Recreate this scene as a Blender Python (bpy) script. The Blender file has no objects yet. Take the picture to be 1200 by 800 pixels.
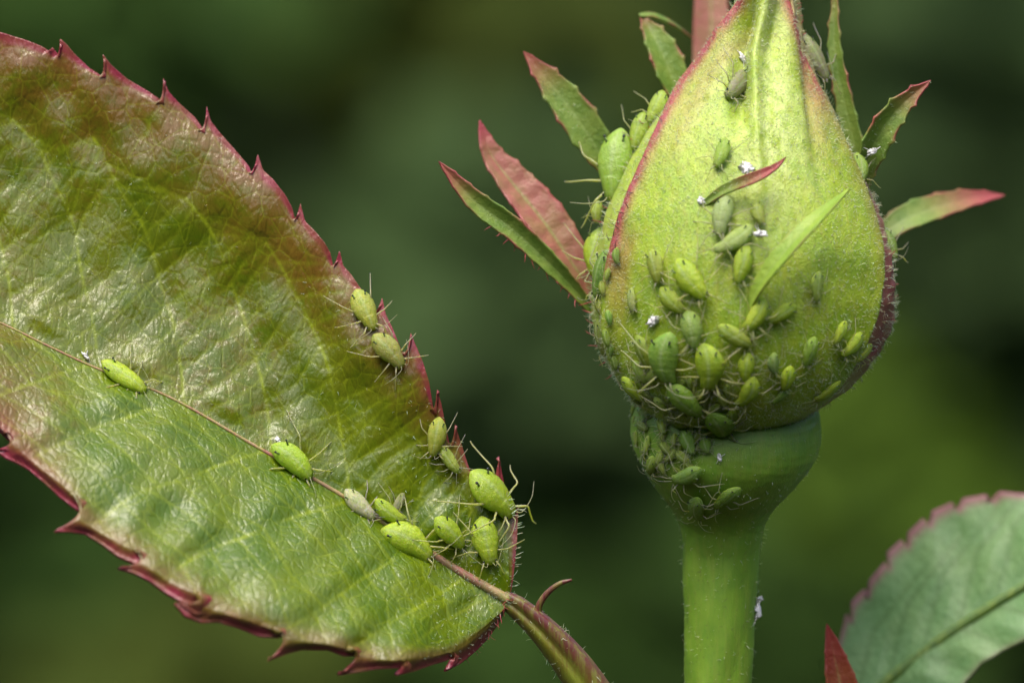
import bpy, math, random
import numpy as np
from mathutils import Vector, Matrix
from mathutils.bvhtree import BVHTree

random.seed(7)
RNG = np.random.default_rng(11)
SC = bpy.context.scene
COL = SC.collection
MM = 0.001                    # all shapes below are laid out in millimetres
U = 0.045                     # one photo pixel in mm at the focus plane
D = 300.0                     # camera distance to the focus plane, mm
R = math.radians

# ------------------------------------------------------------------ camera
cam = bpy.data.cameras.new('camera'); cam_o = bpy.data.objects.new('camera', cam); COL.objects.link(cam_o)
cam.lens = 200; cam.sensor_width = 36
cam.clip_start = 0.01; cam.clip_end = 50
cam_o.location = (0, -D*MM, 0); cam_o.rotation_euler = (R(90), 0, 0)
cam.dof.use_dof = True; cam.dof.focus_distance = D*MM; cam.dof.aperture_fstop = 25.0
SC.camera = cam_o

# ------------------------------------------------------------------ sky and sun (soft, hazy daylight)
SUN_EL, SUN_AZ = 64, -20       # azimuth measured from straight behind the camera, negative = left
w = bpy.data.worlds.new('World'); SC.world = w; w.use_nodes = True
wn = w.node_tree; sky = wn.nodes.new('ShaderNodeTexSky'); sky.sky_type = 'NISHITA'; sky.sun_disc = False
sky.sun_elevation = R(SUN_EL); sky.sun_rotation = R(180 + SUN_AZ*-1)
sky.air_density = 1.0; sky.dust_density = 4.0; sky.ozone_density = 1.0
wn.links.new(sky.outputs[0], wn.nodes['Background'].inputs[0]); wn.nodes['Background'].inputs[1].default_value = 0.15
sun = bpy.data.lights.new('sun', 'SUN'); sun.energy = 1.25; sun.angle = R(30); sun.color = (1, 0.94, 0.82)
sun_o = bpy.data.objects.new('sun', sun); COL.objects.link(sun_o)
sd = Vector((math.sin(R(SUN_AZ))*math.cos(R(SUN_EL)), -math.cos(R(SUN_AZ))*math.cos(R(SUN_EL)), math.sin(R(SUN_EL))))
sun_o.rotation_euler = sd.to_track_quat('Z', 'Y').to_euler(); sun_o.location = sd*2

SC.view_settings.view_transform = 'Standard'; SC.view_settings.look = 'None'
SC.view_settings.gamma = 1; SC.view_settings.use_curve_mapping = False
SC.view_settings.exposure = 1.18
SC.cycles.use_denoising = True
SC.cycles.max_bounces = 8; SC.cycles.caustics_reflective = False; SC.cycles.caustics_refractive = False

# ------------------------------------------------------------------ helpers
def P(px, py, Y=0.0):
    """photo pixel at depth Y (mm behind the focus plane) -> mm"""
    k = (D+Y)/D
    return np.array([(px-600)*U*k, Y, (400-py)*U*k])
def PV(px, py, Y):
    px, py, Y = np.broadcast_arrays(np.asarray(px, float), np.asarray(py, float), np.asarray(Y, float))
    k = (D+Y)/D
    return np.stack([(px-600)*U*k, Y, (400-py)*U*k], -1)
def topx(v):
    k = D/(D+v[1]); return v[0]*k/U+600, 400-v[2]*k/U
def sm(x, a, b):
    t = np.clip((np.asarray(x, float)-a)/(b-a), 0, 1); return t*t*(3-2*t)
def gau(x, s): return np.exp(-(np.asarray(x, float)/s)**2)
def wob(a, b, scale, seed, n=9):
    r = np.random.default_rng(seed); o = 0
    for i in range(n):
        th = r.uniform(0, 6.283); f = r.uniform(.5, 1.6)/scale*6.283
        o = o + np.sin((np.cos(th)*a+np.sin(th)*b)*f + r.uniform(0, 6.283))
    return o/math.sqrt(n)*.9
def smooth1(v, n):
    k = np.hanning(2*n+1); k /= k.sum()
    return np.convolve(np.pad(v, n, mode='edge'), k, mode='valid')
def spline(pts, n):
    """Catmull-Rom through pts, n samples, roughly even in arc length"""
    p = np.asarray(pts, float)
    q = np.vstack([2*p[0]-p[1], p, 2*p[-1]-p[-2]]); out = []
    for i in range(len(p)-1):
        t = np.linspace(0, 1, 24, endpoint=False)[:, None]
        a, b, c, d = q[i:i+4]
        out.append(.5*((2*b)+(-a+c)*t+(2*a-5*b+4*c-d)*t*t+(-a+3*b-3*c+d)*t**3))
    out.append(p[-1:]); o = np.vstack(out)
    return resample(o, n)
def resample(o, n):
    l = np.concatenate([[0], np.cumsum(np.linalg.norm(np.diff(o, axis=0), axis=1))]); l /= l[-1]
    s = np.linspace(0, 1, n)
    return np.stack([np.interp(s, l, o[:, k]) for k in range(o.shape[1])], -1)
def gridf(nu, nv, wrap=False):
    i = np.arange(nu-1)[:, None]; j = np.arange(nv if wrap else nv-1)[None]
    j2 = (j+1) % nv
    return np.stack([(i*nv+j), (i*nv+j2), ((i+1)*nv+j2), ((i+1)*nv+j)], -1).reshape(-1, 4)
def link(o, parent=None):
    COL.objects.link(o)
    if parent: o.parent = parent
    return o
def build(name, V, F, mat, parent=None, origin=(0, 0, 0), attrs=None, smooth=True, kind=None):
    me = bpy.data.meshes.new(name)
    V = (np.asarray(V, float)-np.asarray(origin, float))*MM
    me.from_pydata(V.tolist(), [], F.tolist() if hasattr(F, 'tolist') else F)
    for k, a in (attrs or {}).items():
        at = me.attributes.new(k, 'FLOAT', 'POINT'); at.data.foreach_set('value', np.asarray(a, np.float32).ravel())
    if smooth: me.polygons.foreach_set('use_smooth', [True]*len(me.polygons))
    me.materials.append(mat); me.update()
    o = bpy.data.objects.new(name, me); link(o, parent)
    if parent is None: o.location = Vector(origin)*MM
    if kind: o['kind'] = kind
    return o
def thing(name, origin, label, cat, group=None):
    o = bpy.data.objects.new(name, None); o.empty_display_size = .002; link(o); o.location = Vector(origin)*MM
    tag(o, label, cat, group); return o
def tag(o, label, cat, group=None):
    o['label'] = label; o['category'] = cat
    if group: o['group'] = group
    return o
def solid(o, th, off=-1):
    m = o.modifiers.new('thickness', 'SOLIDIFY'); m.thickness = th*MM; m.offset = off; m.use_even_offset = False
    return o
def frames(p):
    t = np.gradient(p, axis=0); t /= np.linalg.norm(t, axis=1)[:, None]+1e-12
    up = np.array([0, -1., .15]); n = []
    v = up-t[0]*np.dot(up, t[0]); v /= np.linalg.norm(v)
    for k in range(len(p)):
        v = v-t[k]*np.dot(v, t[k]); v = v/np.linalg.norm(v); n.append(v)
    n = np.array(n); return t, n, np.cross(t, n)
def tube(p, r, n=8, cap=True):
    p = np.asarray(p, float); r = np.broadcast_to(np.asarray(r, float), (len(p),))
    t, a, b = frames(p); th = np.linspace(0, 2*np.pi, n, endpoint=False)
    V = p[:, None]+r[:, None, None]*(np.cos(th)[None, :, None]*a[:, None]+np.sin(th)[None, :, None]*b[:, None])
    F = gridf(len(p), n, True).tolist(); V = V.reshape(-1, 3)
    if cap:
        F.append(list(range(n))[::-1]); F.append([(len(p)-1)*n+i for i in range(n)])
    return V, F
def merge(parts):
    Vs, Fs, o = [], [], 0
    for V, F in parts:
        Vs.append(np.asarray(V, float)); Fs += [[int(i)+o for i in f] for f in F]; o += len(V)
    return np.vstack(Vs), Fs
def sample(V, F, n, mask=None):
    """n random surface points with normals from quad faces"""
    F = np.asarray(F); a, b, c, d = (V[F[:, i]] for i in range(4))
    nn = np.cross(c-a, d-b); ar = np.linalg.norm(nn, axis=1)+1e-15; nn = nn/ar[:, None]
    wt = ar.copy()
    if mask is not None: wt = wt*mask[F].mean(1)
    i = RNG.choice(len(F), n, p=wt/wt.sum()); u, v = RNG.random((2, n, 1))
    return (a[i]*(1-u)+b[i]*u)*(1-v)+(d[i]*(1-u)+c[i]*u)*v, nn[i]
def hairs(p, d, L, r, bend=.5, sides=3):
    """curved tapering hairs, three rings and a tip each"""
    n = len(p); d = d/np.linalg.norm(d, axis=1)[:, None]
    L = np.broadcast_to(L, (n,))[:, None]; r = np.broadcast_to(r, (n,))[:, None]
    x = np.cross(d, RNG.normal(size=(n, 3))); x /= np.linalg.norm(x, axis=1)[:, None]+1e-12; y = np.cross(d, x)
    bd = x*RNG.uniform(.2, 1, (n, 1))*bend
    c = [p-d*r, p+d*L*.45+bd*L*.12, p+d*L*.8+bd*L*.42, p+d*L*.95+bd*L*.75]
    rr = [r, r*.8, r*.6, r*.15]; V = np.zeros((n, 4*sides, 3))
    for k in range(4):
        for s in range(sides):
            a = 6.2832*s/sides
            V[:, k*sides+s] = c[k]+rr[k]*(math.cos(a)*x+math.sin(a)*y)
    f = []
    for k in range(3):
        for s in range(sides):
            s2 = (s+1) % sides; f.append([k*sides+s, k*sides+s2, (k+1)*sides+s2, (k+1)*sides+s])
    f = np.array(f); F = (f[None]+(np.arange(n)*4*sides)[:, None, None]).reshape(-1, 4)
    return V.reshape(-1, 3), F

# ------------------------------------------------------------------ materials
class NT:
    def __init__(s, name):
        s.m = bpy.data.materials.new(name); s.m.use_nodes = True; s.t = s.m.node_tree
        s.b = s.t.nodes['Principled BSDF']; s.out = s.t.nodes['Material Output']
        s.tc = s.t.nodes.new('ShaderNodeTexCoord')
        mp = s.n('ShaderNodeMapping'); mp.inputs['Scale'].default_value = (1000, 1000, 1000)   # object space in mm
        s.l(s.tc.outputs['Object'], mp.inputs[0]); s.co = mp.outputs[0]
    def n(s, t, **k):
        o = s.t.nodes.new(t)
        for a, v in k.items(): setattr(o, a, v)
        return o
    def l(s, a, b): s.t.links.new(a, b)
    def put(s, sock, v):
        if hasattr(v, 'is_output'): s.l(v, sock)
        elif isinstance(v, tuple) and len(v) == 3 and sock.type == 'RGBA': sock.default_value = (*v, 1)
        else: sock.default_value = v
    def noise(s, scale, detail=3, rough=.55, vec=None, dist=0):
        o = s.n('ShaderNodeTexNoise'); o.inputs['Scale'].default_value = scale; o.inputs['Detail'].default_value = detail
        o.inputs['Roughness'].default_value = rough; o.inputs['Distortion'].default_value = dist
        s.l(vec or s.co, o.inputs['Vector']); return o.outputs[0]
    def voro(s, scale, feat='DISTANCE_TO_EDGE', vec=None, rand=1):
        o = s.n('ShaderNodeTexVoronoi'); o.feature = feat; o.inputs['Scale'].default_value = scale; o.inputs['Randomness'].default_value = rand
        s.l(vec or s.co, o.inputs['Vector']); return o.outputs[0]
    def attr(s, name):
        o = s.n('ShaderNodeAttribute'); o.attribute_name = name; return o.outputs['Fac']
    def ramp(s, f, a, b, lo=0., hi=1.):
        o = s.n('ShaderNodeMapRange'); o.interpolation_type = 'SMOOTHSTEP'
        for k, v in zip(('From Min', 'From Max', 'To Min', 'To Max'), (a, b, lo, hi)): o.inputs[k].default_value = v
        s.l(f, o.inputs['Value']); return o.outputs[0]
    def math(s, op, a, b=0.):
        o = s.n('ShaderNodeMath', operation=op); s.put(o.inputs[0], a); s.put(o.inputs[1], b); return o.outputs[0]
    def mix(s, f, a, b, blend='MIX'):
        o = s.n('ShaderNodeMix', data_type='RGBA'); o.blend_type = blend
        s.put(o.inputs[0], f); s.put(o.inputs[6], a); s.put(o.inputs[7], b); return o.outputs[2]
    def bump(s, h, strength, dist, prev=None):
        o = s.n('ShaderNodeBump'); o.inputs['Strength'].default_value = strength; o.inputs['Distance'].default_value = dist*MM
        s.l(h, o.inputs['Height'])
        if prev: s.l(prev, o.inputs['Normal'])
        return o.outputs[0]
    def set(s, **k):
        for a, v in k.items(): s.put(s.b.inputs[a.replace('_', ' ')], v)
        return s
    def translucent(s, col, fac, normal=None):
        tr = s.n('ShaderNodeBsdfTranslucent'); s.put(tr.inputs[0], col)
        if normal: s.l(normal, tr.inputs['Normal'])
        mx = s.n('ShaderNodeMixShader'); mx.inputs[0].default_value = fac
        s.l(s.b.outputs[0], mx.inputs[1]); s.l(tr.outputs[0], mx.inputs[2]); s.l(mx.outputs[0], s.out.inputs[0])

def sepal_mat(name, ca, cb, cpale, red):
    m = NT(name)
    n1 = m.ramp(m.noise(.55, 4, .6), .35, .65)
    c = m.mix(n1, ca, cb)
    c = m.mix(m.ramp(m.noise(2.2, 5, .7), .45, .7, 0, .35), c, (.38, .46, .03))
    st = m.n('ShaderNodeMapping'); st.inputs['Scale'].default_value = (1.0, 1.0, .12); m.l(m.co, st.inputs[0])
    streak = m.ramp(m.noise(2.6, 4, .6, st.outputs[0]), .46, .7)
    c = m.mix(m.math('MULTIPLY', streak, .24), c, (.40, .32, .05))
    c = m.mix(m.math('MULTIPLY', m.attr('pale'), m.ramp(m.noise(1.4, 4, .65), .3, .62)), c, cpale)
    fine = m.noise(7, 3, .6)
    rn = m.math('MULTIPLY', m.attr('tint'), m.ramp(m.noise(1.6, 5, .65, st.outputs[0]), .2, .55, .25, 1))
    c = m.mix(rn, c, red)
    c = m.mix(m.math('MULTIPLY', m.ramp(fine, .45, .75), .12), c, (.5, .58, .16))
    b1 = m.bump(m.noise(7, 4, .65), .9, .08)
    b2 = m.bump(m.noise(2.6, 3, .6, st.outputs[0]), .15, .1, b1)
    m.set(Base_Color=c, Roughness=.34, Normal=b2, Subsurface_Weight=.25, Subsurface_Scale=.4*MM, Specular_IOR_Level=.5)
    m.b.inputs['Subsurface Radius'].default_value = (.8, 1, .25)
    return m.m
def lobe_mat(name, ca, cb, red):
    m = NT(name)
    c = m.mix(m.ramp(m.noise(.9, 4, .6), .35, .65), ca, cb)
    c = m.mix(m.math('MULTIPLY', m.attr('vein'), .6), c, (.28, .38, .10))
    rn = m.math('MULTIPLY', m.attr('tint'), m.ramp(m.noise(1.5, 4, .6), .1, .5, .55, 1))
    c = m.mix(rn, c, red)
    b = m.bump(m.noise(3.2, 4, .6), .6, .15)
    b = m.bump(m.noise(12, 3, .6), .5, .03, b)
    m.set(Base_Color=c, Roughness=.4, Normal=b)
    m.translucent(c, .3, b); return m.m
def stem_mat(name, ca, cb, red, gloss=.52):
    m = NT(name)
    c = m.mix(m.ramp(m.noise(.5, 4, .6), .35, .65), ca, cb)
    sp = m.ramp(m.voro(5, 'F1'), .0, .22, 1, 0)
    c = m.mix(m.math('MULTIPLY', sp, m.math('MULTIPLY', m.ramp(m.noise(1.1, 2), .5, .7), .5)), c, (.45, .5, .25))
    c = m.mix(m.math('MULTIPLY', m.attr('tint'), m.ramp(m.noise(.9, 4, .6), .15, .5, .4, 1)), c, red)
    st = m.n('ShaderNodeMapping'); st.inputs['Scale'].default_value = (1, 1, .1); m.l(m.co, st.inputs[0])
    c = m.mix(m.ramp(m.noise(3, 4, .65, st.outputs[0]), .42, .66, 0, .45), c, (.22, .30, .035))
    c = m.mix(m.ramp(m.noise(5, 3, .6), .6, .72, 0, .5), c, (.10, .12, .03))
    b = m.bump(m.noise(5, 3, .6, st.outputs[0]), .35, .08); b = m.bump(m.noise(11, 3), .4, .03, b)
    m.set(Base_Color=c, Roughness=gloss, Normal=b, Subsurface_Weight=.3, Subsurface_Scale=.5*MM)
    m.b.inputs['Subsurface Radius'].default_value = (.7, 1, .2)
    return m.m
def blade_mat(name, ga, gb, gold, brown, red, rough, trans=.22, mottle=1.):
    m = NT(name)
    c = m.mix(m.ramp(m.noise(.32, 4, .6), .36, .64), ga, gb)
    c = m.mix(m.math('MULTIPLY', m.ramp(m.noise(1.5, 5, .7), .42, .68), m.math('MULTIPLY', m.ramp(m.noise(.16, 3), .35, .62), m.math('MULTIPLY', m.math('ADD', m.attr('flush'), .08), 1.3*mottle))), c, brown)
    c = m.mix(m.math('MULTIPLY', m.attr('flush'), m.ramp(m.noise(.8, 5, .7), .25, .65, .25, 1)), c, brown)
    net = m.ramp(m.voro(.8), .0, .045, 1, 0)
    c = m.mix(m.math('MULTIPLY', net, .22), c, gold)
    c = m.mix(m.math('MULTIPLY', m.attr('vein'), .6), c, gold)
    c = m.mix(m.attr('tint'), c, red)
    h1 = m.ramp(m.voro(.8), .0, .14)
    b = m.bump(h1, .11, .08)
    st = m.n('ShaderNodeMapping'); st.inputs['Rotation'].default_value = (0, R(35), 0); st.inputs['Scale'].default_value = (1.9, 1.9, .8); m.l(m.co, st.inputs[0])
    b = m.bump(m.noise(2.2, 3, .6, st.outputs[0], .8), .40, .15, b)
    b = m.bump(m.ramp(m.voro(1.0, vec=st.outputs[0]), 0, .2), .30, .07, b)
    b = m.bump(m.noise(7, 3, .6), .3, .04, b)
    rr = m.ramp(m.noise(4, 4, .7), .3, .7, rough*.8, rough*1.35)
    m.set(Base_Color=c, Roughness=rr, Normal=b, Specular_IOR_Level=.45, Coat_Weight=.28, Coat_Roughness=.38, Coat_IOR=1.45)
    m.translucent(c, trans, b); return m.m
def aphid_mat():
    m = NT('aphid_skin')
    oi = m.n('ShaderNodeObjectInfo')
    co = m.n('ShaderNodeMapping'); m.l(m.tc.outputs['Object'], co.inputs[0])     # body-length units
    c = m.mix(m.ramp(m.noise(5, 4, .6, co.outputs[0]), .35, .68, 0, .55), oi.outputs['Color'], (.25, .38, .04))
    c = m.mix(m.ramp(m.noise(22, 4, .65, co.outputs[0]), .52, .68, 0, .3), c, (.56, .68, .18))
    c = m.mix(m.ramp(m.noise(9, 4, .7, co.outputs[0]), .48, .7, 0, .3), c, (.20, .32, .03))
    c = m.mix(m.attr('stripe'), c, (.55, .66, .30))
    c = m.mix(m.attr('leg'), c, m.mix(.65, oi.outputs['Color'], (.50, .50, .24)))
    b = m.bump(m.noise(20, 4, .65, co.outputs[0]), .8, .10)
    m.set(Base_Color=c, Roughness=.26, Normal=b, Subsurface_Weight=.85, Subsurface_Scale=.8*MM, Specular_IOR_Level=.5)
    m.b.inputs['Subsurface Radius'].default_value = (.8, 1, .2)
    m.translucent(c, .32, b)
    return m.m
def plain(name, c, rough=.5, sub=0., bump=0.):
    m = NT(name)
    cc = m.mix(m.ramp(m.noise(6, 3), .3, .7), c, tuple(x*.75 for x in c))
    m.set(Base_Color=cc, Roughness=rough)
    if sub: m.set(Subsurface_Weight=sub, Subsurface_Scale=.3*MM)
    if bump: m.set(Normal=m.bump(m.noise(9, 4, .7), .8, bump))
    return m.m

M = dict(
    sepal=sepal_mat('front_sepal_skin', (.23, .37, .012), (.31, .43, .016), (.50, .60, .18), (.30, .05, .055)),
    sepal_y=sepal_mat('yellow_green_sepal_skin', (.27, .40, .045), (.36, .46, .06), (.46, .56, .16), (.28, .07, .05)),
    sepal_r=sepal_mat('pink_sepal_skin', (.22, .25, .06), (.30, .22, .09), (.45, .38, .22), (.26, .055, .06)),
    lobe=lobe_mat('sepal_lobe_skin', (.16, .27, .04), (.24, .34, .06), (.40, .08, .08)),
    lobe_lime=lobe_mat('lime_lobe_skin', (.26, .42, .04), (.34, .48, .06), (.36, .30, .08)),
    lobe_pink=lobe_mat('pink_lobe_skin', (.42, .16, .12), (.36, .20, .10), (.42, .07, .09)),
    stem=stem_mat('green_stem_skin', (.125, .26, .018), (.17, .31, .020), (.25, .08, .05)),
    petiole=stem_mat('petiole_skin', (.17, .17, .012), (.13, .09, .015), (.115, .022, .022), .4),
    blade=blade_mat('leaf_blade_skin', (.078, .146, .003), (.125, .186, .004), (.32, .40, .015), (.17, .095, .012), (.30, .04, .065), .15),
    blade2=blade_mat('pale_leaf_skin', (.12, .26, .075), (.16, .30, .09), (.06, .14, .02), (.20, .22, .12), (.30, .07, .12), .5, .2, .2),
    redleaf=lobe_mat('red_leaf_skin', (.22, .06, .02), (.26, .10, .025), (.25, .035, .025)),
    darkrib=stem_mat('dark_midrib_skin', (.055, .12, .012), (.075, .15, .015), (.25, .08, .05)),
    midrib=stem_mat('midrib_skin', (.34, .24, .12), (.36, .30, .12), (.28, .10, .09), .4),
    hair=plain('pale_hair', (.60, .64, .40), .35, .3),
    redhair=plain('red_gland_hair', (.40, .06, .06), .35),
    darkhair=plain('dark_hair', (.12, .06, .06), .4),
    aphid=aphid_mat(),
    eye=plain('dark_spot', (.015, .018, .015), .25),
    cornicle=plain('cornicle_skin', (.16, .24, .08), .35),
    white=plain('shed_skin_white', (.9, .89, .88), .5, 0, .1),
)

# ------------------------------------------------------------------ background: out-of-focus garden foliage, 0.9-2.2 m behind
def foliage():
    m = NT('garden_foliage'); a = m.n('ShaderNodeAttribute'); a.attribute_name = 'leafcol'
    c = m.mix(m.ramp(m.noise(.06, 2), .3, .7, 0, .35), a.outputs['Color'], (.05, .10, .02))
    m.set(Base_Color=c, Roughness=.8, Specular_IOR_Level=.1); m.translucent(c, .25)
    P_, C_ = [], []
    def patch(px, py, Y, rx, ry, n, col, size, var=.25):
        k = (D+Y)/D
        for _ in range(n):
            x, y, zz = RNG.normal(size=3)*.5
            p = P(px+x*rx, py+y*ry, Y); p[1] += zz*rx*U*k*.5
            P_.append((p, size*RNG.uniform(.7, 1.3))); C_.append(np.array(col)*RNG.uniform(1-var, 1+var))
    dark, mid, olive, sky_teal, lime = (.012, .024, .005), (.032, .068, .011), (.050, .066, .008), (.050, .085, .028), (.085, .150, .013)  # teal patches have sky reflection painted into the leaf colour
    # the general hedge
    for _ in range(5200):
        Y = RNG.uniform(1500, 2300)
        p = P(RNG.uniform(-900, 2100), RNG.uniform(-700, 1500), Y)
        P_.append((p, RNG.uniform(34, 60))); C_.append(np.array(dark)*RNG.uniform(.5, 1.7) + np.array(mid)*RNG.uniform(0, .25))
    for a_ in [(60, 20, 1150, 150, 110, 50, mid), (490, 30, 1200, 170, 150, 70, olive), (590, 320, 1150, 150, 180, 95, sky_teal),
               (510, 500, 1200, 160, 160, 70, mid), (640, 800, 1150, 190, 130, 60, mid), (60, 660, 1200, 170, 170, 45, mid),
               (260, 800, 1150, 200, 80, 40, olive), (1160, 190, 1150, 130, 240, 110, sky_teal), (1130, 450, 1200, 190, 170, 150, lime),
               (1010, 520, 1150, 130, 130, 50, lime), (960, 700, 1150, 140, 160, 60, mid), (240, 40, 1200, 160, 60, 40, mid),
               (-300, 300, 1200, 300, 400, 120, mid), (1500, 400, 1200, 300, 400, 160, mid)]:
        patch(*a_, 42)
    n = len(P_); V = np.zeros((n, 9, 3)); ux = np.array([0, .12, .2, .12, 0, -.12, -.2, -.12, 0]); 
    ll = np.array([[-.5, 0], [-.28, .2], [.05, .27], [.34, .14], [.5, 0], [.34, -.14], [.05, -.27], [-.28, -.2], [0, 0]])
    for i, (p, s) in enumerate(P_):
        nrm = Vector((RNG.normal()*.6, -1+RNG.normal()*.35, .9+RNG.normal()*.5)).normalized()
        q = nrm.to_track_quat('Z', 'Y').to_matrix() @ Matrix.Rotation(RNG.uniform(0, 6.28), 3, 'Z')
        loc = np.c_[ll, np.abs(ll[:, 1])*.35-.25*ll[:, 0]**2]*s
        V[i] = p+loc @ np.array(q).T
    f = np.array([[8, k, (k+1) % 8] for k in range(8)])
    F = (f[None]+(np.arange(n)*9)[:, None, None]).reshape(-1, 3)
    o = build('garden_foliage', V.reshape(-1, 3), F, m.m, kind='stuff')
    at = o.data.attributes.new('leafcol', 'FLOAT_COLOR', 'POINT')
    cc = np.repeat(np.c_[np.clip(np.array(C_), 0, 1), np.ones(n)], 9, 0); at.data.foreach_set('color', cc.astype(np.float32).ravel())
    tag(o, 'blurred mass of dark green garden foliage behind the bud', 'foliage')
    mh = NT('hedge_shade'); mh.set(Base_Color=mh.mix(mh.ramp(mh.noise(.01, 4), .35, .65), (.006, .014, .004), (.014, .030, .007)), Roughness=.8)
    # backdrop hedge closed into an added ring, blocking low sky light; added soil below
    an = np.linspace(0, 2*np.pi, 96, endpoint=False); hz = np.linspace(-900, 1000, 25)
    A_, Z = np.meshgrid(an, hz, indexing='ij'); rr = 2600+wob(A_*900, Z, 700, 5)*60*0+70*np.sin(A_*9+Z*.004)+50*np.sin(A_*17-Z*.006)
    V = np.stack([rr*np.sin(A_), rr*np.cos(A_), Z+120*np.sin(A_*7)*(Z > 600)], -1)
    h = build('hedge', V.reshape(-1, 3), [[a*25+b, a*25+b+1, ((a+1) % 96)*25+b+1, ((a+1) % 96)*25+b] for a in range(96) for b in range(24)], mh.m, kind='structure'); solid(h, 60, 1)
    mg = NT('soil'); mg.set(Base_Color=mg.mix(mg.ramp(mg.noise(.02, 5, .7), .35, .65), (.022, .018, .010), (.035, .040, .016)), Roughness=.9)
    gx = np.linspace(-2900, 2900, 40); X, Y_ = np.meshgrid(gx, gx, indexing='ij')
    build('ground', np.stack([X, Y_, -880+wob(X, Y_, 500, 6)*14], -1).reshape(-1, 3), gridf(40, 40), mg.m, kind='structure')  # unseen soil floor, added to cut light from below
foliage()

# ------------------------------------------------------------------ rose bud
AX = 3.6                                             # depth of the bud axis, mm
rows = np.array([(-190, 900, 908), (-120, 886, 922), (-60, 878, 924), (0, 864, 934), (50, 837, 943), (100, 799, 960), (150, 757, 986),
                 (200, 729, 1009), (250, 708, 1031), (300, 696, 1047), (350, 691, 1050), (380, 694, 1045), (410, 704, 1031),
                 (438, 720, 1007), (453, 731, 988), (464, 739, 971), (475, 750, 952), (488, 775, 930), (506, 815, 895)], float)
yy = np.arange(-190, 507, 2.)
Lf = smooth1(np.interp(yy, rows[:, 0], rows[:, 1]), 9); Rf = smooth1(np.interp(yy, rows[:, 0], rows[:, 2]), 9)
def drop(py): return .30*(np.interp(py, yy, Rf)-np.interp(py, yy, Lf))/2*sm(py, 300, 470)
def bud(py, th, off=0.):
    l = np.interp(py, yy, Lf); r = np.interp(py, yy, Rf); c = (l+r)/2; a = (r-l)/2
    x = c+(a+off)*np.sin(th); y = AX-(a*.95+off)*np.cos(th)*U
    return PV(x, py+drop(py)*np.cos(th), y)
def th_of(py, x):
    l = np.interp(py, yy, Lf); r = np.interp(py, yy, Rf)
    return np.arcsin(np.clip((x-(l+r)/2)/((r-l)/2), -.995, .995))
BO = P(848, 1010, AX)                                # base of the shoot, below the frame
root = thing('rose_bud', BO, 'fat green rose bud with red-edged sepals on an upright stem', 'rose bud')
xl_t = np.array([(-190, 902), (-60, 884), (0, 872), (25, 856), (60, 832), (95, 806), (130, 789), (160, 774), (190, 760), (220, 747), (250, 735), (290, 724),
                 (320, 718), (350, 715), (380, 716), (410, 723), (440, 738), (465, 765), (485, 800), (506, 835)], float)
xr_t = np.array([(-190, 907), (-60, 921), (0, 930), (50, 938), (100, 954), (150, 979), (200, 1001), (250, 1020), (290, 1030), (320, 1031), (360, 1024), (390, 1010),
                 (420, 990), (450, 962), (470, 940), (490, 912), (506, 892)], float)
XL = smooth1(np.interp(yy, xl_t[:, 0], xl_t[:, 1]), 8); XR = smooth1(np.interp(yy, xr_t[:, 0], xr_t[:, 1]), 8)
BUDMESH = []
def sepal(name, tl, tr, base, mat, nr, ncol, fn, label=None, hair_n=0, th=.35):
    py = np.linspace(506, -185, nr)
    a = tl(py); b = tr(py); q = np.linspace(0, 1, ncol)
    TH = a[:, None]+(b-a)[:, None]*q[None]; PY = np.repeat(py[:, None], ncol, 1)
    l = np.interp(PY, yy, Lf); r = np.interp(PY, yy, Rf); X = (l+r)/2+(r-l)/2*np.sin(TH)
    off, tint, pale = fn(PY, TH, X, np.broadcast_to(q[None], PY.shape))
    V = bud(PY, TH, base+off).reshape(-1, 3); F = gridf(nr, ncol)
    o = build(name, V, F, mat, root, BO, dict(tint=tint, pale=pale)); solid(o, th)
    if label: o['label'] = label
    BUDMESH.append((V, F)); return o, V, F, PY.ravel()
def f_front(PY, TH, X, q):
    xl = np.interp(PY, yy, XL); xr = np.interp(PY, yy, XR)
    xm = np.interp(PY, [-190, 0, 60, 130, 220, 330, 506], [903, 898, 884, 884, 890, 893, 880])
    dl, dr = X-xl, xr-X
    off = 8.5*gau(dl, 10)*sm(PY, 470, 380) + 3*gau(dr, 9)*sm(PY, 470, 380)
    off += 8*gau(X-xm, 7)*sm(PY, 300, 110) - 25*gau(X-(xm-17), 11)*sm(PY, 175, 110)*sm(PY, -20, 40)
    off += -14*gau(X-(xm+20), 12)*sm(PY, 150, 20) - 8*gau(X-945-.12*(PY-100), 7)*sm(PY, 260, 120)
    off += 1.2*wob(X, PY*.3, 70, 3)*sm(PY, -40, 60) + .35*wob(X, PY*.7, 18, 4)
    tint = 1.15*gau(np.maximum(dl-1, 0), 6.5)*sm(PY, 350, 280) + .35*gau(dl-22, 14)*sm(PY, 235, 120)*sm(PY, 10, 60)
    tint += .5*gau(dl-14, 10)*sm(PY, 250, 290)*sm(PY, 400, 330) + .5*gau(X-945-.14*(PY-60), 12)*sm(PY, 230, 110) + .5*gau(X-925-.2*PY, 8)*sm(PY, 120, 40)
    tint += .35*gau(dr, 8)*sm(PY, 400, 250)
    pale = .7*np.exp(-((X-xm-10)/60)**2-((PY-175)/110)**2) + .5*gau(X-(xm+22), 22)*sm(PY, 260, 120) + .5*gau(dl-30, 20)*sm(PY, 230, 120)
    return off, np.clip(tint, 0, 1), np.clip(pale, 0, 1)
def f_left(PY, TH, X, q):
    off = 1.6*wob(TH*90, PY*.25, 60, 8) + .6*wob(TH*90, PY*.6, 22, 9)
    tint = .25*gau(TH+2.2, .5)
    return off, tint, .5*sm(wob(TH*60, PY, 40, 12), .2, 1)*sm(PY, 330, 200)
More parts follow.
